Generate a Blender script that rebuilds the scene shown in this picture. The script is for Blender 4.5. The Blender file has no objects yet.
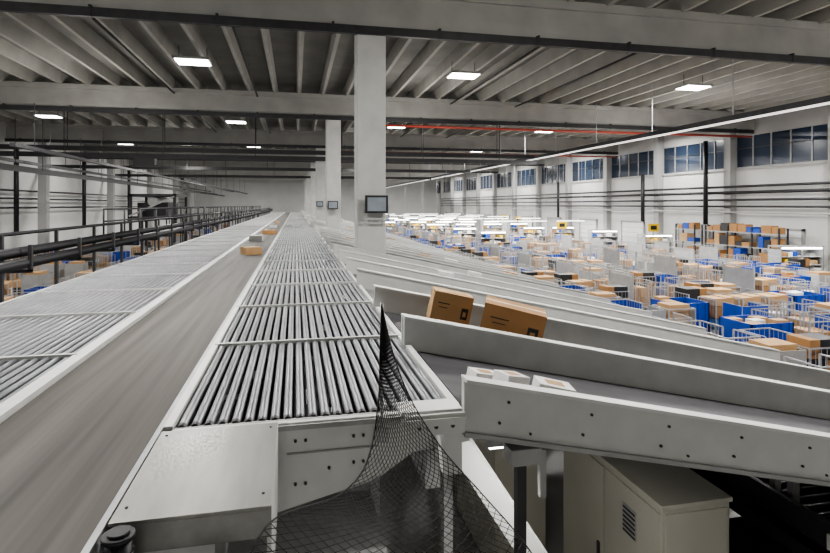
import bpy, math, random, bmesh
from mathutils import Vector, Matrix
random.seed(7)
CZ = 4.8   # eye height above hall floor; heights below are given relative to it
D = bpy.data
scn = bpy.context.scene

# ------------------------------------------------------------------ materials
def mat(name, col, rough=0.6, metal=0.0, var=0.12, scale=3.0, bump=0.0, stretch=(1,1,1), emis=0.0, ecol=None):
    m = D.materials.new(name); m.use_nodes = True
    nt = m.node_tree; b = nt.nodes['Principled BSDF']
    b.inputs['Roughness'].default_value = rough
    b.inputs['Metallic'].default_value = metal
    tc = nt.nodes.new('ShaderNodeTexCoord'); mp = nt.nodes.new('ShaderNodeMapping')
    mp.inputs['Scale'].default_value = stretch
    n = nt.nodes.new('ShaderNodeTexNoise'); n.inputs['Scale'].default_value = scale
    n.inputs['Detail'].default_value = 5
    r = nt.nodes.new('ShaderNodeValToRGB')
    r.color_ramp.elements[0].position = 0.3; r.color_ramp.elements[1].position = 0.7
    r.color_ramp.elements[0].color = tuple(c*(1-var) for c in col)+(1,)
    r.color_ramp.elements[1].color = tuple(min(1,c*(1+var)) for c in col)+(1,)
    nt.links.new(tc.outputs['Object'], mp.inputs['Vector'])
    nt.links.new(mp.outputs['Vector'], n.inputs['Vector'])
    nt.links.new(n.outputs['Fac'], r.inputs['Fac'])
    nt.links.new(r.outputs['Color'], b.inputs['Base Color'])
    if bump:
        bp = nt.nodes.new('ShaderNodeBump'); bp.inputs['Strength'].default_value = bump
        nt.links.new(n.outputs['Fac'], bp.inputs['Height']); nt.links.new(bp.outputs['Normal'], b.inputs['Normal'])
    if emis:
        b.inputs['Emission Color'].default_value = (ecol or (1,1,1))+(1,)
        b.inputs['Emission Strength'].default_value = emis
    return m

M = {}
M['white']   = mat('painted_steel_offwhite', (.60,.605,.59), .42, 0, .07, 4)
M['board']   = mat('chute_side_board', (.53,.535,.52), .45, 0, .07, 4)
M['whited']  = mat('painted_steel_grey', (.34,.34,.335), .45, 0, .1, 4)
M['steel']   = mat('galvanised_steel', (.42,.43,.44), .42, .3, .12, 6)
M['plate']   = mat('brushed_steel', (.34,.335,.315), .38, .65, .16, 8, 0, (1,.15,1))
M['roller']  = mat('roller_zinc', (.27,.28,.295), .36, .75, .2, 5, 0, (1,.4,1))
M['dark']    = mat('dark_steel', (.035,.035,.038), .5, .2, .2, 4)
M['black']   = mat('black_plastic', (.012,.012,.014), .45, 0, .2, 8)
M['belt']    = mat('conveyor_belt_rubber', (.078,.070,.062), .58, 0, .55, 1.0, 0, (7,.2,1))
M['belt'].node_tree.nodes['Principled BSDF'].inputs['Specular IOR Level'].default_value=.3
M['chbelt']  = mat('chute_belt', (.042,.040,.045), .55, 0, .25, 2.0, 0, (1,4,1))
M['chsteel'] = mat('chute_slide', (.18,.18,.178), .4, .3, .15, 2.0, 0, (.4,6,1))
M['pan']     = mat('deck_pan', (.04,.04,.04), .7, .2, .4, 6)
M['conc']    = mat('concrete_column', (.46,.46,.445), .8, 0, .08, 2.0, .1)
M['beam']    = mat('concrete_beam', (.35,.347,.33), .85, 0, .1, 1.0)
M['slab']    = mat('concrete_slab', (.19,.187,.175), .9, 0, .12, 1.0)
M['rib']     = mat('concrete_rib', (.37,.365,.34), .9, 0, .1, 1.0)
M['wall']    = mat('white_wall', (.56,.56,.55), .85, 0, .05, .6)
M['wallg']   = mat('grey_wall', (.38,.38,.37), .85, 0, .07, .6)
M['pil']     = mat('pilaster_concrete', (.33,.33,.325), .85, 0, .07, .6)
M['floor']   = mat('polished_concrete_floor', (.48,.475,.465), .32, 0, .14, .5)
M['glass']   = mat('night_window_glass', (.018,.030,.055), .2, 0, .3, .3)
M['red']     = mat('sprinkler_red', (.38,.06,.04), .5)
M['cab']     = mat('cabinet_beige', (.44,.425,.365), .5, 0, .05, 2)
M['blue']    = mat('blue_plastic', (.010,.060,.36), .45, 0, .2, 2)
M['blue2']   = mat('light_blue_plastic', (.05,.18,.48), .5, 0, .15, 2)
M['yellow']  = mat('yellow_plastic', (.75,.50,.02), .5, 0, .1, 2)
M['card']    = mat('cardboard', (.33,.175,.07), .8, 0, .12, 3)
M['card2']   = mat('cardboard_light', (.46,.285,.14), .8, 0, .12, 3)
M['paper']   = mat('white_parcel', (.72,.71,.69), .6, 0, .08, 3)
M['tape']    = mat('packing_tape', (.50,.36,.18), .3, 0, .1, 3)
M['print']   = mat('black_print', (.02,.02,.02), .6)
M['lamp']    = mat('lamp_diffuser', (.9,.9,.9), .5, 0, .02, 1, emis=14, ecol=(1,.99,.96))
M['tube']    = mat('tube_lamp', (.9,.9,.9), .5, 0, .02, 1, emis=.8, ecol=(1,.98,.93))
M['btube']   = mat('booth_tube_lamp', (.9,.9,.9), .5, 0, .02, 1, emis=12, ecol=(1,.99,.95))
M['dock']    = mat('dock_door_white', (.70,.71,.70), .6, 0, .06, 1)
M['lens']    = mat('floodlight_glass', (.22,.25,.28), .2, 0, .1, 5)
M['net']     = mat('black_net_cord', (.014,.014,.014), .7)

# ------------------------------------------------------------------ mesh builder
class MB:
    def __init__(s): s.v=[]; s.f=[]; s.m=[]; s.sm=[]; s.mats=[]
    def mi(s,k):
        if k not in s.mats: s.mats.append(k)
        return s.mats.index(k)
    def hexa(s,p,k):
        b=len(s.v); s.v+= [tuple(q) for q in p]
        for f in ((0,3,2,1),(4,5,6,7),(0,1,5,4),(1,2,6,5),(2,3,7,6),(3,0,4,7)):
            s.f.append([b+i for i in f]); s.m.append(s.mi(k)); s.sm.append(False)
    def box(s,x0,x1,y0,y1,z0,z1,k):
        s.hexa([(x0,y0,z0),(x1,y0,z0),(x1,y1,z0),(x0,y1,z0),(x0,y0,z1),(x1,y0,z1),(x1,y1,z1),(x0,y1,z1)],k)
    def slope(s,x0,x1,y0,y1,za,zb,h,k):
        s.hexa([(x0,y0,za),(x1,y0,zb),(x1,y1,zb),(x0,y1,za),(x0,y0,za+h),(x1,y0,zb+h),(x1,y1,zb+h),(x0,y1,za+h)],k)
    def cyl(s,p0,p1,r,k,n=10,caps=True):
        p0=Vector(p0);p1=Vector(p1);d=(p1-p0).normalized()
        a=d.orthogonal().normalized(); c=d.cross(a); b=len(s.v)
        for p in (p0,p1):
            for i in range(n):
                t=2*math.pi*i/n; s.v.append(tuple(p+a*r*math.cos(t)+c*r*math.sin(t)))
        for i in range(n):
            j=(i+1)%n; s.f.append([b+i,b+j,b+n+j,b+n+i]); s.m.append(s.mi(k)); s.sm.append(True)
        if caps:
            s.f.append([b+i for i in range(n)][::-1]); s.m.append(s.mi(k)); s.sm.append(False)
            s.f.append([b+n+i for i in range(n)]); s.m.append(s.mi(k)); s.sm.append(False)
    def bar(s,p0,p1,w,h,k):
        p0=Vector(p0);p1=Vector(p1);d=(p1-p0).normalized()
        up=Vector((0,0,1)) if abs(d.z)<.95 else Vector((0,1,0))
        a=d.cross(up).normalized()*w/2; c=a.cross(d).normalized()*h/2
        s.hexa([p0-a-c,p0+a-c,p1+a-c,p1-a-c,p0-a+c,p0+a+c,p1+a+c,p1-a+c],k)
    def rbox(s,cx,cy,z0,sx,sy,sz,rot,k):
        c,t=math.cos(rot),math.sin(rot); P=[]
        for z in (z0,z0+sz):
            for dx,dy in ((-1,-1),(1,-1),(1,1),(-1,1)):
                x=dx*sx/2;y=dy*sy/2; P.append((cx+x*c-y*t,cy+x*t+y*c,z))
        s.hexa(P,k)
    def mesh(s,name,zo=0.0):
        me=D.meshes.new(name); me.from_pydata([(x,y,z+zo) for x,y,z in s.v],[],s.f)
        for k in s.mats: me.materials.append(M[k])
        for i,p in enumerate(me.polygons): p.material_index=s.m[i]; p.use_smooth=s.sm[i]
        me.update()
        bm=bmesh.new(); bm.from_mesh(me); bmesh.ops.recalc_face_normals(bm,faces=bm.faces); bm.to_mesh(me); bm.free()
        return me
    def obj(s,name,zo=CZ,bevel=0,parent=None,loc=(0,0,0)):
        o=D.objects.new(name,s.mesh(name,zo)); scn.collection.objects.link(o); o.location=loc
        if bevel:
            b=o.modifiers.new('bevel','BEVEL'); b.width=bevel; b.segments=2; b.limit_method='ANGLE'
        if parent: o.parent=parent
        return o
def inst(name,me,loc,rot=0):
    o=D.objects.new(name,me); scn.collection.objects.link(o); o.location=loc; o.rotation_euler=(0,0,rot); return o

XL,XR,YN,YF = -21,30,-3,116
ZT=6.6; FL=-CZ
# ------------------------------------------------------------------ room shell
b=MB(); b.box(XL-.3,XR+.3,YN-.3,YF+.3,FL-.3,FL,'floor'); b.obj('floor')
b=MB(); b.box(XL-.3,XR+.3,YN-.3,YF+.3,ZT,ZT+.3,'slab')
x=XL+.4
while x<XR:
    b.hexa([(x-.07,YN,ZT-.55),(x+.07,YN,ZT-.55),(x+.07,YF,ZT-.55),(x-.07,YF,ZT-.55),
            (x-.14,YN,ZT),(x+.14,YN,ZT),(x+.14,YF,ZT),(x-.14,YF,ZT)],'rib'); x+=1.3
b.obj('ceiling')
b=MB(); b.box(XL-.3,XL,YN,YF,FL,ZT,'wall'); b.obj('wall_left')
b=MB(); b.box(XL,XR,YF,YF+.3,FL,ZT,'wall'); b.obj('wall_far')
b=MB(); b.box(XL,XR,YN-.3,YN,FL,ZT,'wallg'); b.obj('wall_near')
WB,WT=2.55,4.75
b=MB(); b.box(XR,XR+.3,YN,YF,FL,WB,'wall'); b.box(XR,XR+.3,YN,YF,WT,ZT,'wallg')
b.box(XR+.2,XR+.3,YN,YF,WB,WT,'dark')
b.obj('wall_right')
cols=[25.4-7.8*3+7.8*k for k in range(0,15)]
b=MB()
for y in cols: b.box(XR-.5,XR-.002,y-.3,y+.3,FL,ZT-.02,'pil')
b.box(XR-.12,XR-.003,YN,YF,WB-.12,WB,'wallg')
b.obj('trim_wall_pilasters')
for i,y in enumerate(cols[:-1]):
    w=MB(); y0,y1=y+.3,min(y+7.5,YF)
    w.box(XR+.05,XR+.08,y0,y1,WB,WT,'glass')
    for z in (WB,WT-.06): w.box(XR-.02,XR+.1,y0,y1,z,z+.06,'whited')
    w.box(XR+.0,XR+.1,y0,y1,WB+1.3,WB+1.35,'dark')
    n=5
    for j in range(n+1):
        yy=y0+(y1-y0)*j/n; w.box(XR-.02,XR+.1,yy-.03,yy+.03,WB,WT,'whited')
    w.obj('window_%d'%(i+1))
for k in range(1,8):
    y=15.6*k
    w=MB(); w.box(XL,XR-.5,y-.3,y+.3,4.95,ZT-.5,'beam'); w.box(XL,XR-.5,y-.42,y+.42,ZT-.75,ZT-.5,'beam')
    w.obj('trim_roof_beam_%d'%k)
w=MB(); w.box(XL,XR-.5,-.3,.3,4.95,ZT-.5,'beam'); w.obj('trim_roof_beam_8')
for k in (1,2,3,4,5):
    y=15.6*k-.38
    w=MB(); w.box(XL,XR-.6,y-.08,y+.06,4.70,4.93,'dark')
    xx=XL+1
    while xx<XR-1: w.box(xx-.03,xx+.03,y-.1,y+.08,4.69,4.99,'dark'); xx+=3
    w.obj('beam_cable_tray')
for k in range(1,8):
    y=15.6*k; w=MB(); w.box(1.66,2.46,y-.38,y+.38,FL,4.95,'conc'); w.obj('concrete_column',bevel=.03)
for k in range(1,8):
    y=15.6*k; w=MB(); w.box(-18.9,-18.3,y-.3,y+.3,FL,4.95,'pil'); w.obj('concrete_column',bevel=.03)

def flood(x,y,z,s):
    w=MB()
    w.bar((x,y+.22,z-.15),(x,y+.02,z-.15),.06,.06,'dark')
    w.box(x-.28*s,x+.28*s,y-.16,y,z-.22*s,z+.22*s,'black')
    w.box(x-.23*s,x+.23*s,y-.175,y-.16,z-.17*s,z+.17*s,'lens')
    for i in range(5): w.box(x-.27*s+i*.13*s,x-.25*s+i*.13*s,y,y+.06,z-.2*s,z+.2*s,'dark')
    w.bar((x-.31*s,y-.05,z),(x-.31*s,y-.05,z-.36*s),.03,.05,'steel'); w.bar((x+.31*s,y-.05,z),(x+.31*s,y-.05,z-.36*s),.03,.05,'steel')
    w.bar((x-.31*s,y-.05,z-.36*s),(x+.31*s,y-.05,z-.36*s),.04,.04,'steel')
    w.obj('floodlight')
flood(2.15,15.0,.02,1.1); flood(2.0,30.6,.0,1.0); flood(1.95,46.2,.1,1)

# ------------------------------------------------------------------ pipes and trays
def pipe(name,pts,r,k,n=8):
    w=MB()
    for a,c in zip(pts[:-1],pts[1:]): w.cyl(a,c,r,k,n)
    return w.obj(name)
pipe('sprinkler_pipe',[(3.2,30.6,4.45),(XR-.9,30.6,4.45)],.07,'red')
pipe('sprinkler_pipe',[(3.2,46.2,4.45),(XR-.9,46.2,4.45)],.06,'red')
for y,z in ((37.2,3.5),(36.7,3.05),(52,3.3),(68,3.4)):
    w=MB(); w.box(XL+.4,16.8,y-.1,y+.1,z-.18,z+.1,'dark')
    xx=XL+2
    while xx<16: w.box(xx-.02,xx+.02,y-.02,y+.02,z,ZT-.6,'dark'); xx+=5.5
    w.obj('cable_tray')
w=MB(); w.box(-9.6,-8.4,36.3,36.95,2.42,2.85,'black'); w.box(-9.8,-8.2,36.3,36.9,2.35,2.42,'dark'); w.obj('junction_box')
w=MB(); w.box(17.2,17.5,12,108,3.42,3.52,'whited'); w.box(17.1,17.16,12,108,3.4,3.6,'dark')
w.box(17.27,17.43,12,108,3.36,3.42,'tube')
y=14
while y<108: w.box(17.33,17.36,y-.02,y+.02,3.5,4.7 if abs((y/15.6)-round(y/15.6))<.05 else ZT-.6,'steel'); y+=5.2
w.obj('light_track')
for x,z,y0 in ((-14.5,2.0,22),(-13.2,1.7,22),(-9,2.1,48),(-15.6,2.5,20),(-11.5,2.5,26)):
    w=MB(); w.box(x-.12,x+.12,y0,110,z-.06,z+.1,'dark')
    y=y0+2
    while y<108: w.box(x-.015,x+.015,y-.015,y+.015,z,4.6,'dark'); y+=9.1
    w.obj('side_cable_tray')
for x in (-6.2,-2.0,8.8,12.8):
    pipe('ceiling_conduit',[(x,16.1,5.85),(x,30.9,5.85)],.045,'dark')
    pipe('ceiling_conduit',[(x,31.6,5.85),(x,46.5,5.85)],.045,'dark')
for z,r,k in ((1.25,.08,'dark'),(.85,.10,'black'),(.35,.08,'dark'),(-.1,.07,'dark'),(-.5,.05,'whited')):
    pipe('wall_pipe',[(XR-.75,14,z),(XR-.75,110,z)],r,k)
for y in (24.6,34.6,42,57.5):
    pipe('drain_pipe',[(XR-1.05,y,4.6 if y<40 else 2.6),(XR-1.05,y,-1.4)],.16,'black')
for y in (42,46.5,60,75): pipe('drain_pipe',[(XL+.7,y,4.5),(XL+.7,y,-2)],.18,'black')
for z in (-.2,.5,1.1): pipe('wall_pipe',[(XL+.4,20,z),(XL+.4,112,z)],.07,'dark')

# ------------------------------------------------------------------ lamps
def area(loc,sx,sy,p,rot=(0,0,0),col=(1,.985,.95),name='ceiling_lamp_light'):
    l=D.lights.new(name,'AREA'); l.shape='RECTANGLE'; l.size=sx; l.size_y=sy; l.energy=p; l.color=col
    o=D.objects.new(name,l); scn.collection.objects.link(o); o.location=(loc[0],loc[1],loc[2]+CZ); o.rotation_euler=rot; return o
lm=MB(); lm.box(-.65,.65,-.5,.5,.03,.12,'whited'); lm.box(-.58,.58,-.43,.43,0,.03,'lamp')
for dx in (-.5,.5): lm.box(dx-.01,dx+.01,-.01,.01,.12,.62,'dark')
lme=lm.mesh('ceiling_lamp')
for x in (-14.8,-3.8,6.9,18,27.2):
    for y in (6.6,22.3,37.9,53.4,69,84.6,100.2):
        inst('ceiling_lamp',lme,(x,y,CZ+5.4)); area((x,y,5.38),1.1,.8,620)
for x in (-9,6,20):
    for y in (8,27,50,80):
        l=D.lights.new('ceiling_fill','POINT'); l.energy=290; l.shadow_soft_size=.4; l.color=(1,.97,.91)  # added point fill with no fixture, lifts the ceiling
        o=D.objects.new('ceiling_fill_light',l); scn.collection.objects.link(o); o.location=(x,y,CZ+3.2)
for y in (18,30,42,56,72,92):
    area((17.35,y,3.33),.3,10,1300,col=(1,.99,.96),name='light_track_light')

# ------------------------------------------------------------------ roller decks
def roller_deck(x0,x1,y0,y1,z,pitch,r,seg):
    w=MB()
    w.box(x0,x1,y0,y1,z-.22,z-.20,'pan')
    w.box(x0-.05,x0,y0,y1,z-.26,z+.01,'white'); w.box(x1,x1+.05,y0,y1,z-.26,z+.01,'white')
    y=y0
    while y<y1-.1:
        ye=min(y+seg,y1)
        w.box(x0,x1,y,y+.03,z-.14,z-.01,'whited'); w.box(x0,x1,ye-.03,ye,z-.14,z-.01,'whited')
        w.box(x0-.03,x1+.03,ye-.02,ye+.02,z-.01,z+.016,'board')
        nn=int((x1-x0)/pitch); p=(x1-x0)/nn
        far = y>30
        for i in range(nn):
            xx=x0+p*(i+.5)
            w.cyl((xx,y+.03,z-r),(xx,ye-.03,z-r),r,'roller',6 if far else 12,False)
            if y<9: w.cyl((xx,y+.03,z-r),(xx,y+.07,z-r),r+.003,'dark',10,False)
        y+=seg
    return w
DZ=-1.3
w=roller_deck(-.70,.99,3.45,100,DZ,.0735,.0285,1.95)
for (x,y,sx,sy,k) in ((.44,3.85,.022,.5,'yellow'),(.515,4.4,.03,.3,'paper'),(.66,3.8,.022,.4,'yellow'),(-.3,4.6,.1,.2,'paper'),(.1,4.0,.06,.3,'paper'),(.3,6.2,.1,.3,'paper'),(-.2,6.9,.05,.4,'yellow'),(.7,8.2,.1,.3,'paper'),(-.45,4.1,.12,.1,'paper'),(.81,4.2,.03,.3,'paper'),(.22,3.7,.05,.1,'paper')):
    w.box(x-sx/2,x+sx/2,y-sy/2,y+sy/2,DZ-.062,DZ-.058,k)
def poly_prism(w,pts,y0,y1,k):
    bb=len(w.v); n=len(pts)
    for y in (y0,y1):
        for x,z in pts: w.v.append((x,y,z))
    w.f.append([bb+i for i in range(n)]); w.f.append([bb+n+i for i in range(n)][::-1])
    w.m+=[w.mi(k)]*2; w.sm+=[False]*2
    for i in range(n):
        j=(i+1)%n; w.f.append([bb+i,bb+j,bb+n+j,bb+n+i]); w.m.append(w.mi(k)); w.sm.append(False)
poly_prism(w,[(-.70,-1.31),(.99,-1.31),(1.10,-1.34),(1.10,-1.52),(.72,-1.56),(.5,-1.70),(-.1,-1.84),(-.70,-1.84)],3.41,3.45,'white')
w.box(-.70,1.02,3.39,3.45,DZ-.05,DZ-.02,'whited')
w.box(-.05,.5,3.40,3.412,-1.50,-1.49,'whited')
for x,z in ((0.0,-1.42),(.06,-1.42),(0.0,-1.68),(.06,-1.68),(.35,-1.42),(.41,-1.42),(.35,-1.58),(.41,-1.58),(.9,-1.42),(.98,-1.42),(.2,-1.6)):
    w.cyl((x,3.41,z),(x,3.395,z),.009,'dark',8)
w.obj('roller_conveyor')
w=roller_deck(-3.75,-1.87,1.4,100,DZ,.0785,.026,1.95)
w.obj('roller_conveyor')

w=MB()
w.box(-1.74,-.79,.3,100,DZ-.04,DZ-.02,'belt')
w.box(-1.74,-.79,.3,100,DZ-.30,DZ-.26,'belt')
w.box(-1.81,-1.75,.3,100,DZ-.32,DZ+.02,'white')
w.box(-.785,-.755,.3,100,DZ-.32,DZ+.0,'steel')
w.cyl((-1.74,.3,DZ-.16),(-.79,.3,DZ-.16),.14,'belt',20)
y=1.0
while y<60:
    w.box(-1.8,-.76,y,y+.08,DZ-.26,DZ-.2,'steel'); y+=1.5
w.obj('belt_conveyor')

w=MB()
w.box(-.74,-.10,2.44,3.37,DZ,DZ+.015,'plate')
w.box(-.72,-.10,2.44,2.46,DZ-.12,DZ,'plate')
w.box(-.72,-.70,2.46,3.37,DZ-.35,DZ,'plate'); w.box(-.12,-.10,2.46,3.37,DZ-.45,DZ,'white')
for y in (2.55,3.3):
    w.cyl((-.70,y,DZ+.015),(-.70,y,DZ+.02),.008,'dark',8); w.cyl((-.14,y,DZ+.015),(-.14,y,DZ+.02),.008,'dark',8)
w.obj('steel_cover_plate',bevel=.006)
w=MB(); w.box(-.60,-.12,1.9,2.43,DZ-.20,DZ-.18,'whited'); w.box(-.60,-.12,1.88,1.9,DZ-.5,DZ-.18,'whited'); w.box(-.14,-.12,1.9,2.43,DZ-.5,DZ-.2,'whited'); w.obj('lower_cover_plate',bevel=.004)
w=MB(); w.cyl((-.675,2.35,DZ-.46),(-.675,2.35,DZ+.0),.05,'black',24); w.cyl((-.675,2.35,DZ),(-.675,2.35,DZ+.018),.060,'black',24); w.cyl((-.675,2.35,DZ+.018),(-.675,2.35,DZ+.03),.04,'dark',20); w.cyl((-.675,2.35,DZ-.07),(-.675,2.35,DZ-.05),.058,'dark',24)
w.obj('rubber_bumper_post')

w=MB()
y=2.4
while y<100:
    for x in (-3.7,-1.8,-.80,.90):
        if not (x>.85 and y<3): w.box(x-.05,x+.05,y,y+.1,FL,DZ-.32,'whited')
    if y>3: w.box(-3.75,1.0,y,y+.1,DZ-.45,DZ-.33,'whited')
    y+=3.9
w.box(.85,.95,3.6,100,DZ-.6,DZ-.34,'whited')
w.obj('conveyor_support_frame')

w=MB()
for (x,z,r) in ((-3.98,-.88,.08),(-4.12,-.72,.08),(-4.16,-.9,.07)):
    w.cyl((x,3,z),(x,100,z),r,'black',10)
y=3.5
while y<100:
    w.box(-4.30,-3.88,y,y+.05,-1.02,-.97,'dark'); w.box(-4.32,-4.27,y,y+.06,FL,-.45,'dark')
    w.box(-3.93,-3.88,y,y+.05,-1.0,-.6,'dark'); y+=1.95
w.cyl((-4.3,3,-.45),(-4.3,100,-.45),.03,'dark',8)
w.obj('cable_duct')
w=MB()
w.box(-6.8,-5.6,22,95,-1.25,-1.1,'whited')
for z in (-.15,-.6): w.cyl((-5.6,22,z),(-5.6,95,z),.035,'dark',8); w.cyl((-6.8,22,z),(-6.8,95,z),.035,'dark',8)
y=22
while y<95:
    for x in (-5.6,-6.8): w.cyl((x,y,FL if int(y)%2 else -1.1),(x,y,-.15),.035,'dark',8)
    y+=2.5
w.obj('service_walkway')
w=MB()
w.box(-13,-9.5,48,49,-1.2,-.9,'dark'); w.box(-13,-9.5,52,53,-1.2,-.9,'dark')
for x in (-13,-9.7):
    for y in (48,52.8): w.box(x,x+.2,y,y+.2,FL,.9,'dark')
w.box(-13,-9.5,48,53,.7,.9,'dark'); w.box(-12.5,-10.2,48.5,52.5,-.9,.2,'black'); w.cyl((-11.3,48.3,.3),(-11.3,52,.3),.4,'whited',14)
w.bar((-13,48,-.9),(-9.6,48,.7),.12,.12,'whited')
w.obj('sorter_drive_unit')

# ------------------------------------------------------------------ parcel chutes
S=.218; X0=1.1; X1=9.1
def zc(x): return DZ-.05-S*(x-X0)
def chute_mesh(name,width,slide,legs=(2.6,5,7.5),brace=True):
    w=MB()
    w.slope(X0,X1,.06,width-.06,zc(X0)-.05,zc(X1)-.05,.05,slide)
    for y in (0,width-.05):
        w.slope(X0-.12,X1,y,y+.05,zc(X0-.12)-.05,zc(X1)-.05,.33,'board')
    w.slope(X0-.12,X1,-.05,.06,zc(X0-.12)+.28,zc(X1)+.28,.02,'white')
    w.slope(X0-.12,X1,width-.06,width+.02,zc(X0-.12)+.28,zc(X1)+.28,.02,'white')
    w.slope(X0-.12,X1,-.02,.0,zc(X0-.12)-.05,zc(X1)-.05,.03,'whited')
    w.box(X1-.03,X1,.0,width,zc(X1)-.3,zc(X1)-.02,'white')
    for x in legs:
        w.slope(x,x+.08,0,width,zc(x)-.17,zc(x+.08)-.17,.12,'whited')
        for y in (.05,width-.13): w.box(x,x+.08,y,y+.08,FL,zc(x)-.15,'whited')
        if brace: w.bar((x+.04,.1,zc(x)-.3),(x+.04,width-.1,FL+.6),.04,.04,'whited')
    for i in range(14):
        x=X0+.1+i*.55
        w.cyl((x,0,zc(x)+.06),(x,-.012,zc(x)+.06),.009,'dark',6); w.cyl((x+.06,0,zc(x)+.18),(x+.06,-.012,zc(x)+.18),.009,'dark',6)
        if i%2==0: w.cyl((x+.2,0,zc(x+.2)+.02),(x+.2,-.012,zc(x+.2)+.02),.008,'dark',6)
    return w.mesh(name,CZ)
m0=chute_mesh('parcel_chute_first',1.90,'chbelt',(5.2,7.5),False)
ma=chute_mesh('parcel_chute',1.90,'chbelt'); mb_=chute_mesh('parcel_chute_s',1.90,'chsteel')
ys=[3.15+1.95*i for i in range(6)]
for g in range(6):
    st=16.2+15.6*g; ys+=[st+2.03*i for i in range(7)]
for i,y in enumerate(ys):
    inst('parcel_chute',m0 if i<2 else (ma if i%3!=2 else mb_),(0,y,0))
w=MB()
w.box(.60,.975,3.10,3.14,-1.28,-1.24,'white'); w.box(.62,.975,3.12,3.14,-1.34,-1.22,'white')
w.box(.60,.97,3.16,3.34,-1.23,-1.21,'white')
w.box(.86,.97,3.16,3.38,-1.60,-1.3,'white'); w.box(.84,.975,3.15,3.16,-1.34,-1.30,'whited')
for x in (.7,.8,.9): w.cyl((x,3.12,-1.29),(x,3.11,-1.29),.012,'dark',8)
w.obj('steel_bracket')

def carton(name,cx,cy,sx,sy,sz,rot,k,z=None):
    z=zc(cx) if z is None else z
    w=MB(); w.rbox(0,0,0,sx,sy,sz,0,k)
    w.rbox(0,0,sz,sx+.002,.06,.002,0,'tape'); w.rbox(-sx/2-.001,0,sz-.09,.002,.06,.09,0,'tape')
    w.rbox(-sx*.22,-sy/2-.001,sz*.72,sx*.30,.002,sz*.025,0,'print'); w.rbox(sx*.33,-sy/2-.001,sz*.42,sx*.17,.002,sz*.28,0,'print')
    w.rbox(sx*.33,-sy/2-.002,sz*.49,sx*.08,.002,sz*.12,0,k)
    w.rbox(-sx*.22,-sy/2-.001,sz*.62,sx*.22,.002,sz*.02,0,'print')
    w.rbox(sx/2+.001,sy*.1,sz*.3,.002,sy*.35,sz*.35,0,'paper')
    o=w.obj(name,0,bevel=.006); o.location=(cx,cy,z+CZ+.008); o.rotation_euler=(0,math.atan(S),rot); return o
carton('cardboard_box',2.27,5.75,.66,.48,.50,-.38,'card')
carton('cardboard_box',1.72,6.3,.46,.36,.46,-.15,'card2')
def parcel(x,y,sx,sy,sz,rot,k):
    w=MB(); w.rbox(0,0,0,sx,sy,sz,0,k); w.rbox(0,0,sz,sx*.5,sy*.5,.002,0,'card2')
    w.rbox(0,-sy/2-.001,sz*.6,sx*.5,.002,sz*.25,0,'red')
    o=w.obj('small_parcel',0,bevel=.012); o.location=(x,y,zc(x)+CZ+.005); o.rotation_euler=(0,math.atan(S),rot)
parcel(1.34,3.42,.18,.16,.29,.3,'paper'); parcel(1.62,3.40,.24,.18,.285,-.2,'paper'); parcel(1.28,3.75,.2,.16,.2,.1,'paper')
for i in range(26):
    y=random.choice(ys[3:30])+.6+random.random()*.7; x=2+random.random()*6
    carton('cardboard_box',x,y,.35+random.random()*.2,.3,.25+random.random()*.12,random.uniform(-.3,.3),random.choice(['card','card2','paper']))
q=random.Random(5)
for y,k in ((15.5,'card2'),(21,'whited'),(26,'card'),(33,'paper'),(42,'card2')):
    w=MB(); s=.3+q.random()*.2; h=.10+q.random()*.12
    w.rbox(0,0,0,s,s*1.3,h,0,k); w.rbox(0,0,h,s+.002,.05,.002,0,'tape'); w.rbox(s*.2,s*.3,h,s*.3,.12,.003,0,'paper')
    o=w.obj('belt_parcel',0,bevel=.008); o.location=(-1.26+q.uniform(-.15,.15),y,CZ+DZ-.019); o.rotation_euler=(0,0,q.uniform(-.4,.4))

# ------------------------------------------------------------------ area under the near chutes
def cabinet(x0,x1,y0,y1,zt):
    w=MB(); w.box(x0,x1,y0,y1,FL+.1,zt,'cab'); w.box(x0+.04,x1-.04,y0+.04,y1-.04,FL,FL+.1,'dark')
    w.box(x0-.02,x1+.02,y0-.02,y1+.02,zt,zt+.04,'cab')
    n=max(1,round((y1-y0)/.8))
    for i in range(n):
        a=y0+(y1-y0)*i/n+.015; c=y0+(y1-y0)*(i+1)/n-.015
        w.box(x0-.02,x0,a,c,FL+.15,zt-.05,'cab'); w.box(x0-.04,x0-.02,a+.06,a+.1,FL+1,FL+1.2,'dark')
        if i==0:
            w.box(x0-.028,x0-.02,(a+c)/2-.11,(a+c)/2+.11,zt-.5,zt-.22,'whited')
            for q in range(6): w.box(x0-.034,x0-.028,(a+c)/2-.10,(a+c)/2+.10,zt-.49+q*.045,zt-.47+q*.045,'dark')
    w.box(x0+.03,x1-.03,y0-.015,y0,FL+.15,zt-.05,'cab')
    w.obj('control_cabinet',bevel=.01)
cabinet(3.2,3.9,4.36,6.2,-2.72); cabinet(2.45,3.1,6.5,8.2,-2.55)
def fill_lamp(x0,x1,y,z,e):  # added fill lamp tucked under a chute to brighten the cabinet area
    w=MB(); w.box(x0,x1,y,y+.08,z,z+.07,'whited'); w.box(x0+.02,x1-.02,y+.01,y+.07,z-.015,z,'btube')
    for x in (x0+.1,x1-.1): w.box(x,x+.02,y+.03,y+.05,z+.07,zc(x)-.06,'steel')
    w.obj('fill_lamp'); area(((x0+x1)/2,y+.04,z-.03),x1-x0-.1,.06,e,name='fill_lamp_light')
fill_lamp(1.25,1.85,3.5,-1.62,22); fill_lamp(5.6,6.6,6.3,-2.75,30)
w=MB()
for dy in (0,.75):
    w.bar((1.25,4.3+dy,-1.85),(2.75,3.35+dy,-4.2),.05,.2,'white')
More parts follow.
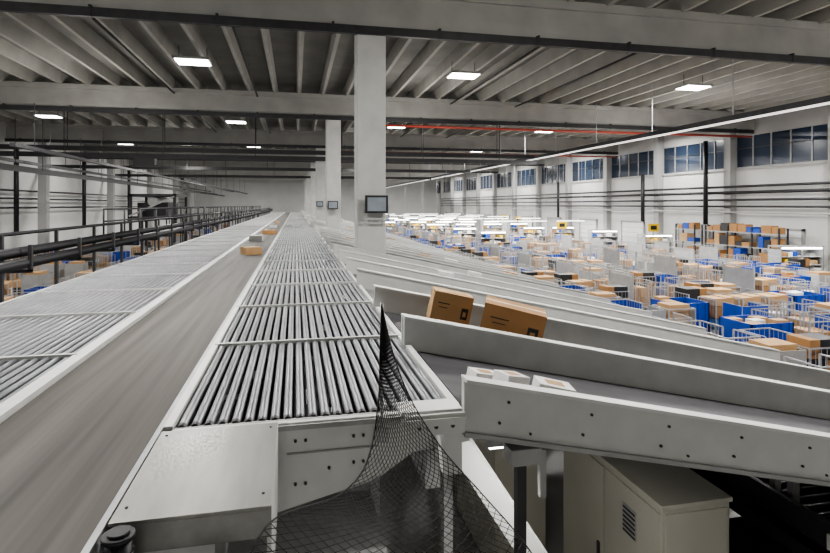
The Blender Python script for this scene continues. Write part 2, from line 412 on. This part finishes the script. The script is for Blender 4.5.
for i in range(16):
    t=i/15; w.cyl((1.25+1.5*t,4.32-.95*t,-1.85-2.35*t),(1.25+1.5*t,5.03-.95*t,-1.85-2.35*t),.03,'roller',8)
w.box(1.25,1.33,4.6,4.68,FL,-2.0,'whited'); w.box(2.7,2.78,3.7,3.78,FL,-4.2,'whited')
w.obj('incline_conveyor')
w=MB()
w.box(1.36,1.42,3.25,3.31,FL,zc(1.4)-.12,'dark'); w.box(1.30,1.50,3.2,3.34,zc(1.4)-.2,zc(1.4)-.10,'whited')
w.box(1.5,1.54,3.22,3.26,zc(1.4)-.42,zc(1.4)-.12,'whited')
w.box(4.25,4.4,3.35,3.45,FL,zc(4.3)-.12,'dark'); w.box(4.12,4.53,3.3,3.5,zc(4.4)-.3,zc(4.4)-.12,'dark')
w.box(3.95,8,3.37,3.45,-2.62,-2.5,'whited')
w.cyl((1.1,4.9,-2.2),(1.1,7.5,-2.2),.04,'black'); w.cyl((1.1,4.9,-2.35),(1.1,7.5,-2.35),.03,'black')
w.obj('chute_support_structure')
# take-away conveyor running below the chutes
w=MB()
w.box(4.9,6.1,3.5,14.5,-3.35,-3.25,'dark'); w.box(4.9,4.96,3.5,14.5,-3.5,-3.0,'dark'); w.box(6.04,6.1,3.5,14.5,-3.5,-3.0,'dark')
y=3.6
while y<14.4:
    w.cyl((4.96,y,-3.24),(6.04,y,-3.24),.035,'black',8); y+=.16
for y in (3.8,7,10.5,14):
    for x in (4.95,6.0): w.box(x,x+.08,y,y+.08,FL,-3.5,'dark')
    w.box(4.95,6.08,y,y+.06,-4.3,-4.22,'dark')
w.box(5.0,5.9,4.4,5.6,FL+.3,-3.7,'black')
w.obj('takeaway_conveyor')
w=MB(); w.box(-.6,.8,2.95,6,-3.2,-3.1,'whited')
for x in (-.55,.7):
    for y in (3.0,5.9): w.box(x,x+.06,y,y+.06,FL,-3.2,'whited')
w.box(.15,.65,3.5,4.0,-3.1,-2.5,'whited'); w.cyl((.4,3.5,-2.8),(.4,3.3,-2.8),.16,'steel',16); w.box(-.4,.0,3.6,4.2,-3.1,-2.7,'card2'); w.obj('drive_motor_stand')
w=MB(); w.box(2.15,2.4,5.2,5.6,FL,-3.9,'yellow'); w.box(2.2,2.36,5.18,5.2,-4.5,-4.1,'print'); w.obj('yellow_bin')

# ------------------------------------------------------------------ safety net
L=[(.518,3.365,-.615),(.495,3.28,-.90),(.47,3.17,-1.13),(.371,2.885,-1.337),(.204,2.615,-1.363),(-.075,2.16,-1.19),(-.17,2.0,-1.25)]
R=[(.520,3.37,-.615),(.565,3.255,-.865),(.64,3.10,-1.1),(.77,2.88,-1.31),(.92,2.672,-1.46),(1.06,2.436,-1.60),(1.14,2.2,-1.74)]
def cat(P,t):
    n=len(P)-1; x=t*n; i=min(int(x),n-1); f=x-i
    p=[Vector(P[max(0,min(n,i+k))]) for k in (-1,0,1,2)]
    return .5*((2*p[1])+(-p[0]+p[2])*f+(2*p[0]-5*p[1]+4*p[2]-p[3])*f*f+(-p[0]+3*p[1]-3*p[2]+p[3])*f**3)
NC,NR=20,40
G=[[None]*(NC+1) for _ in range(NR+1)]
for j in range(NR+1):
    t=(j/NR); a=cat(L,t); c=cat(R,t)
    for i in range(NC+1):
        s=i/NC; p=a.lerp(c,s); k=math.sin(math.pi*s)
        p.z-=.09*k*t; p.y+=.05*k*t+.010*math.sin(s*12+t*3)*t
        G[j][i]=p
cu=D.curves.new('safety_net','CURVE'); cu.dimensions='3D'; cu.bevel_depth=.0018; cu.bevel_resolution=0
def spl(pts,rad=1.0):
    s=cu.splines.new('POLY'); s.points.add(len(pts)-1)
    for q,p in zip(s.points,pts): q.co=(p.x,p.y,p.z+CZ,1); q.radius=rad
for d in (1,-1):
    for st in range(-NR,NC+NR+1):
        seg=[]
        for j in range(NR+1):
            i=st+d*j
            if 0<=i<=NC: seg.append(G[j][i])
        if len(seg)>1: spl(seg)
spl([G[j][0] for j in range(NR+1)],2.6); spl([G[j][NC] for j in range(NR+1)],2.2)
cu.materials.append(M['net'])
o=D.objects.new('safety_net',cu); scn.collection.objects.link(o)
w=MB(); w.cyl((.52,3.375,-1.40),(.52,3.375,-.6),.010,'steel',10); w.cyl((.52,3.375,-.62),(.52,3.355,-.6),.008,'steel',8); w.box(.48,.56,3.36,3.385,-1.46,-1.38,'steel'); w.obj('net_post')

# ------------------------------------------------------------------ roll cages
NK=11
def cage(kind):
    w=MB(); W,Dp,H=.86,.76,1.8
    w.box(-W/2,W/2,-Dp/2,Dp/2,.16,.2,'steel')
    for x in (-W/2+.07,W/2-.07):
        for y in (-Dp/2+.07,Dp/2-.07):
            w.cyl((x-.015,y,.065),(x+.015,y,.065),.065,'black',10); w.box(x-.02,x+.02,y-.02,y+.02,.1,.17,'steel')
    fr='whited' if kind%2 else 'steel'
    for x in (-W/2,W/2):
        for y in (-Dp/2,Dp/2): w.box(x-.018,x+.018,y-.018,y+.018,.16,H,fr)
        for z in (.2,.95,H-.02): w.box(x-.01,x+.01,-Dp/2,Dp/2,z,z+.03,fr)
        for i in range(1,6):
            y=-Dp/2+Dp*i/6; w.box(x-.005,x+.005,y-.005,y+.005,.2,H,'whited')
    for z in (.2,.95,H-.02): w.box(-W/2,W/2,Dp/2-.01,Dp/2+.01,z,z+.03,fr)
    for i in range(1,6):
        x=-W/2+W*i/6; w.box(x-.005,x+.005,Dp/2-.005,Dp/2+.005,.2,H,'whited')
    rr=random.Random(kind*13+1)
    if kind in (0,1,2,3,8,9):
        z=.21; top={0:1.6,1:1.25,2:1.75,3:.9,8:1.9,9:1.45}[kind]
        while z<top-.1:
            h=.24+rr.random()*.2; x=-W/2+.03
            while x<W/2-.2:
                bw=.26+rr.random()*.28; bw=min(bw,W/2-.03-x)
                w.box(x,x+bw-.015,-Dp/2+.04+rr.random()*.12,Dp/2-.04,z,z+h-.012-rr.random()*.04,rr.choice(['card','card2','card','card2','card','print'] if kind!=2 else ['paper','card2','card','blue2'])); x+=bw
            z+=h
    if kind==4:
        for x in (-W/2-.02,W/2+.005): w.box(x,x+.015,-Dp/2,Dp/2,.2,H,'blue')
        w.box(-W/2,W/2,-Dp/2-.02,-Dp/2,.2,1.35,'blue'); w.box(-W/2,W/2,Dp/2,Dp/2+.02,.2,H,'blue'); w.box(-W/2+.05,W/2-.05,-Dp/2+.05,Dp/2-.05,.2,1.1,'card2')
    if kind==5:
        w.box(-W/2+.03,W/2-.03,-Dp/2+.03,Dp/2-.03,.2,1.0,'paper'); w.rbox(.05,0,1.0,.6,.5,.3,.3,'blue2'); w.rbox(-.1,0,1.3,.4,.4,.2,.9,'paper')
    if kind==6:
        for x in (-W/2-.02,W/2+.005): w.box(x,x+.015,-Dp/2,Dp/2,.2,H,'whited')
        w.box(-W/2,W/2,Dp/2,Dp/2+.02,.2,H,'whited'); w.box(-W/2+.04,W/2-.04,-Dp/2+.05,Dp/2-.05,.2,.7,'card')
    if kind==7:
        for k in range(4): w.box(-W/2+.04,W/2-.04,-Dp/2+.04,Dp/2-.04,.22+k*.34,.52+k*.34,'yellow' if k==1 else 'blue')
    if kind==10:
        w.box(-W/2,W/2,-Dp/2-.02,-Dp/2,.2,H,'whited'); w.box(-W/2-.02,-W/2,-Dp/2,Dp/2,.2,H,'whited'); w.box(-W/2+.1,W/2-.1,-Dp/2+.1,Dp/2-.1,.2,1.9,'card2')
    return w.mesh('roll_cage_%d'%kind)
CG=[cage(k) for k in range(NK)]
conts=[(11.9,8,'blue'),(12.0,12.5,'blue'),(16.9,13,'blue'),(20.8,20,'blue'),(24.6,24,'blue'),(12,41,'blue'),(14.5,62.5,'blue'),(20.9,50,'blue'),(17,16.0,'blue'),(12,15.5,'blue')]
booths=[]
for y in (26,38.5,46,54,66,76,88,98):
    for x in (27.6,24.2 if y>50 else None,16.8 if y>44 else None,20.6 if y>55 else None,12.4 if y>70 else None):
        if x is not None: booths.append((x,y))
def place(x,y,rot,r):
    if any(abs(x-c[0])<1.25 and abs(y-c[1])<1.1 for c in conts): return
    if any(abs(x-c[0])<1.85 and abs(y-c[1])<1.3 for c in booths): return
    k=r.choices(range(NK),weights=[6,4,4,2,5,3,4,2,5,4,3])[0]
    inst('roll_cage',CG[k],(x,y,0),rot)
r=random.Random(3)
y=5.5
while y<100:
    dy=1.1 if y<40 else 2.0
    for x in (9.9,10.9,13.3,14.35,15.4,18.4,19.45,22.2,23.25,26.0):
        if x>24 and y<22: continue
        if x>20 and y<14: continue
        if r.random()<(.95 if x<11 or y<26 else .8 if y<60 else .62):
            place(x+r.uniform(-.04,.04),y+r.uniform(-.05,.05),r.choice([0,math.pi])+r.uniform(-.04,.04),r)
    y+=dy
y=9
while y<95:
    for x in (-7.8,-9.0,-11,-12.1,-15.5,-17):
        if x>-10 and y>60: continue
        if r.random()<.8 and not(x<-9 and x>-14 and 47<y<54): place(x,y,math.pi/2+r.uniform(-.1,.1),r)
    y+=1.5 if y<40 else 2.4

def fence(x,y0,y1,h,k='whited'):
    w=MB(); y=y0; i=0
    while y<=y1+.01:
        w.box(x-.03,x+.03,y-.03,y+.03,FL,FL+h,k)
        if i%3==0 and y+1.5<=y1: w.box(x-.015,x+.015,y,y+1.5,FL+.2,FL+h-.1,'whited')
        y+=1.5; i+=1
    for z in (.1,h/2,h-.05): w.box(x-.02,x+.02,y0,y1,FL+z,FL+z+.04,k)
    y=y0
    while y<y1: w.box(x-.005,x+.005,y-.006,y+.006,FL,FL+h,'whited'); y+=.2
    w.obj('mesh_partition_fence')
fence(12.0,18,36,2.3); fence(17.2,18,30,2.4); fence(21.0,26,45,2.4); fence(11.7,45,66,2.4); fence(25.1,29,36,2.3)
def big(x,y,sx,sy,h,k):
    w=MB(); w.box(x-sx/2,x+sx/2,y-sy/2,y-sy/2+.04,FL+.12,FL+h,k); w.box(x-sx/2,x+sx/2,y+sy/2-.04,y+sy/2,FL+.12,FL+h,k)
    w.box(x-sx/2,x-sx/2+.04,y-sy/2,y+sy/2,FL+.12,FL+h,k); w.box(x+sx/2-.04,x+sx/2,y-sy/2,y+sy/2,FL+.12,FL+h,k)
    w.box(x-sx/2,x+sx/2,y-sy/2,y+sy/2,FL+.12,FL+.2,k)
    for i in range(5):
        xx=x-sx/2+sx*(i+.5)/5; w.box(xx-.03,xx+.03,y-sy/2-.03,y-sy/2,FL+.12,FL+h,k)
    for i in range(2): w.box(x-sx/2,x+sx/2,y-sy/2+i*(sy-.2),y-sy/2+.2+i*(sy-.2),FL,FL+.12,'dark')
    q=random.Random(int(x*y))
    for a in range(3):
        for c in range(3):
            w.box(x-sx/2+.06+a*.39,x-sx/2+.42+a*.39,y-sy/2+.06+c*.33,y-sy/2+.36+c*.33,FL+.2,FL+h*(.75+q.random()*.3),q.choice(['card','card2','paper','card2']))
    w.obj('plastic_pallet_container')
for (x,y,k) in conts: big(x,y,1.3,1.1,1.75,k)

def booth(seed):
    q=random.Random(seed); w=MB(); W,Dp,H=2.4,1.1,2.5
    for x in (-W/2,0,W/2-.06):
        for y in (-Dp/2,Dp/2-.06): w.box(x,x+.06,y,y+.06,0,H,'whited')
    w.box(-W/2,W/2,Dp/2-.02,Dp/2,.1,H-.2,'whited'); w.box(-W/2,-W/2+.02,-Dp/2,Dp/2,.6,H-.2,'steel'); w.box(W/2-.02,W/2,-Dp/2,Dp/2,.6,H-.2,'steel')
    w.box(-W/2,W/2,-Dp/2,Dp/2,H-.06,H,'whited')
    w.box(-W/2+.1,W/2-.1,-Dp/2-.02,-Dp/2+.08,H-.14,H-.06,'btube')
    for z in (.5,.95,1.45,1.9):
        w.box(-W/2,W/2,-Dp/2+.1,Dp/2,z,z+.03,'white'); x=-W/2+.1
        while x<W/2-.4:
            s=.2+q.random()*.25
            if q.random()<.75: w.box(x,x+s,-Dp/2+.15,Dp/2-.1,z+.03,z+.15+q.random()*.22,q.choice(['card','card2','paper','paper','blue','yellow','whited']))
            x+=s+.05
    return w.mesh('sorting_booth_%d'%seed)
BT=[booth(i) for i in range(4)]
for i,(x,y) in enumerate(booths): inst('sorting_booth',BT[i%4],(x,y,0),0 if i%2 else -.2)
for y in (50,60,70,80,92): area((22,y,-1.6),12,.3,700,col=(1,.99,.96),name='strip_lamp_light')
w=MB(); w.box(-1.5,1.5,-.10,.10,.02,.08,'white'); w.box(-1.45,1.45,-.06,.06,0,.02,'btube')
w.box(-1.2,-1.19,-.01,.01,.08,7.4,'steel'); w.box(1.19,1.2,-.01,.01,.08,7.4,'steel'); sm=w.mesh('strip_lamp')
for y in (50,60,70,80,92):
    for x in (15,19.4,22.5,26.5): inst('strip_lamp',sm,(x,y,CZ-1.57))

def rack(y0,n):
    w=MB(); q=random.Random(int(y0)); x0,x1=28.0,28.7
    for i in range(n+1):
        for x in (x0,x1-.08): w.box(x,x+.08,y0+i*2-.04,y0+i*2+.04,FL,FL+3.4,'dark')
    for z in (.3,1.2,2.1,3.0):
        w.box(x0,x1,y0,y0+2*n,FL+z,FL+z+.06,'whited')
        y=y0+.1
        while y<y0+2*n-.6:
            s=.35+q.random()*.4
            if q.random()<.88: w.box(x0+.05,x1-.1,y,y+s,FL+z+.06,FL+z+.3+q.random()*.5,q.choice(['card','card','card2','blue','dark']))
            y+=s+.06
    w.obj('storage_rack')
rack(27.5,3); rack(34.6,1); rack(20.5,1)

for i,y in enumerate(cols[1:-1]):
    w=MB(); yc=y+3.9
    w.box(XR-.1,XR-.01,yc-1.6,yc+1.6,FL,FL+3.2,'dock' if i%3 else 'whited')
    for z in range(1,7): w.box(XR-.115,XR-.1,yc-1.6,yc+1.6,FL+z*.46,FL+z*.46+.03,'whited')
    fr='whited'
    w.box(XR-.16,XR-.01,yc-1.75,yc-1.6,FL,FL+3.35,fr); w.box(XR-.16,XR-.01,yc+1.6,yc+1.75,FL,FL+3.35,fr)
    w.box(XR-.16,XR-.01,yc-1.75,yc+1.75,FL+3.2,FL+3.35,fr)
    w.obj('door_%d'%(i+1))
for (x,y) in ((26.3,36.8),(26.5,63),(28.4,72.5),(22,43)):
    w=MB(); w.box(x-.45,x+.45,y,y+.06,-2.0,-1.4,'yellow'); w.box(x-.25,x+.25,y-.01,y,-1.85,-1.55,'print'); w.box(x-.03,x+.03,y+.06,y+.12,FL,-1.4,'whited')
    w.obj('dock_sign')

# ------------------------------------------------------------------ world + camera
wd=D.worlds.new('world'); scn.world=wd; wd.use_nodes=True
wd.node_tree.nodes['Background'].inputs[0].default_value=(.01,.015,.03,1)
cam=D.cameras.new('camera'); cam.sensor_width=36; cam.lens=553/830*36; cam.shift_y=-71.5/830; cam.clip_end=300
co=D.objects.new('camera',cam); scn.collection.objects.link(co); co.location=(0,0,CZ); co.rotation_euler=(math.radians(90),0,math.radians(-12.2))
scn.camera=co
scn.view_settings.view_transform='AgX'
scn.view_settings.look='AgX - Medium High Contrast'
scn.view_settings.exposure=0.3
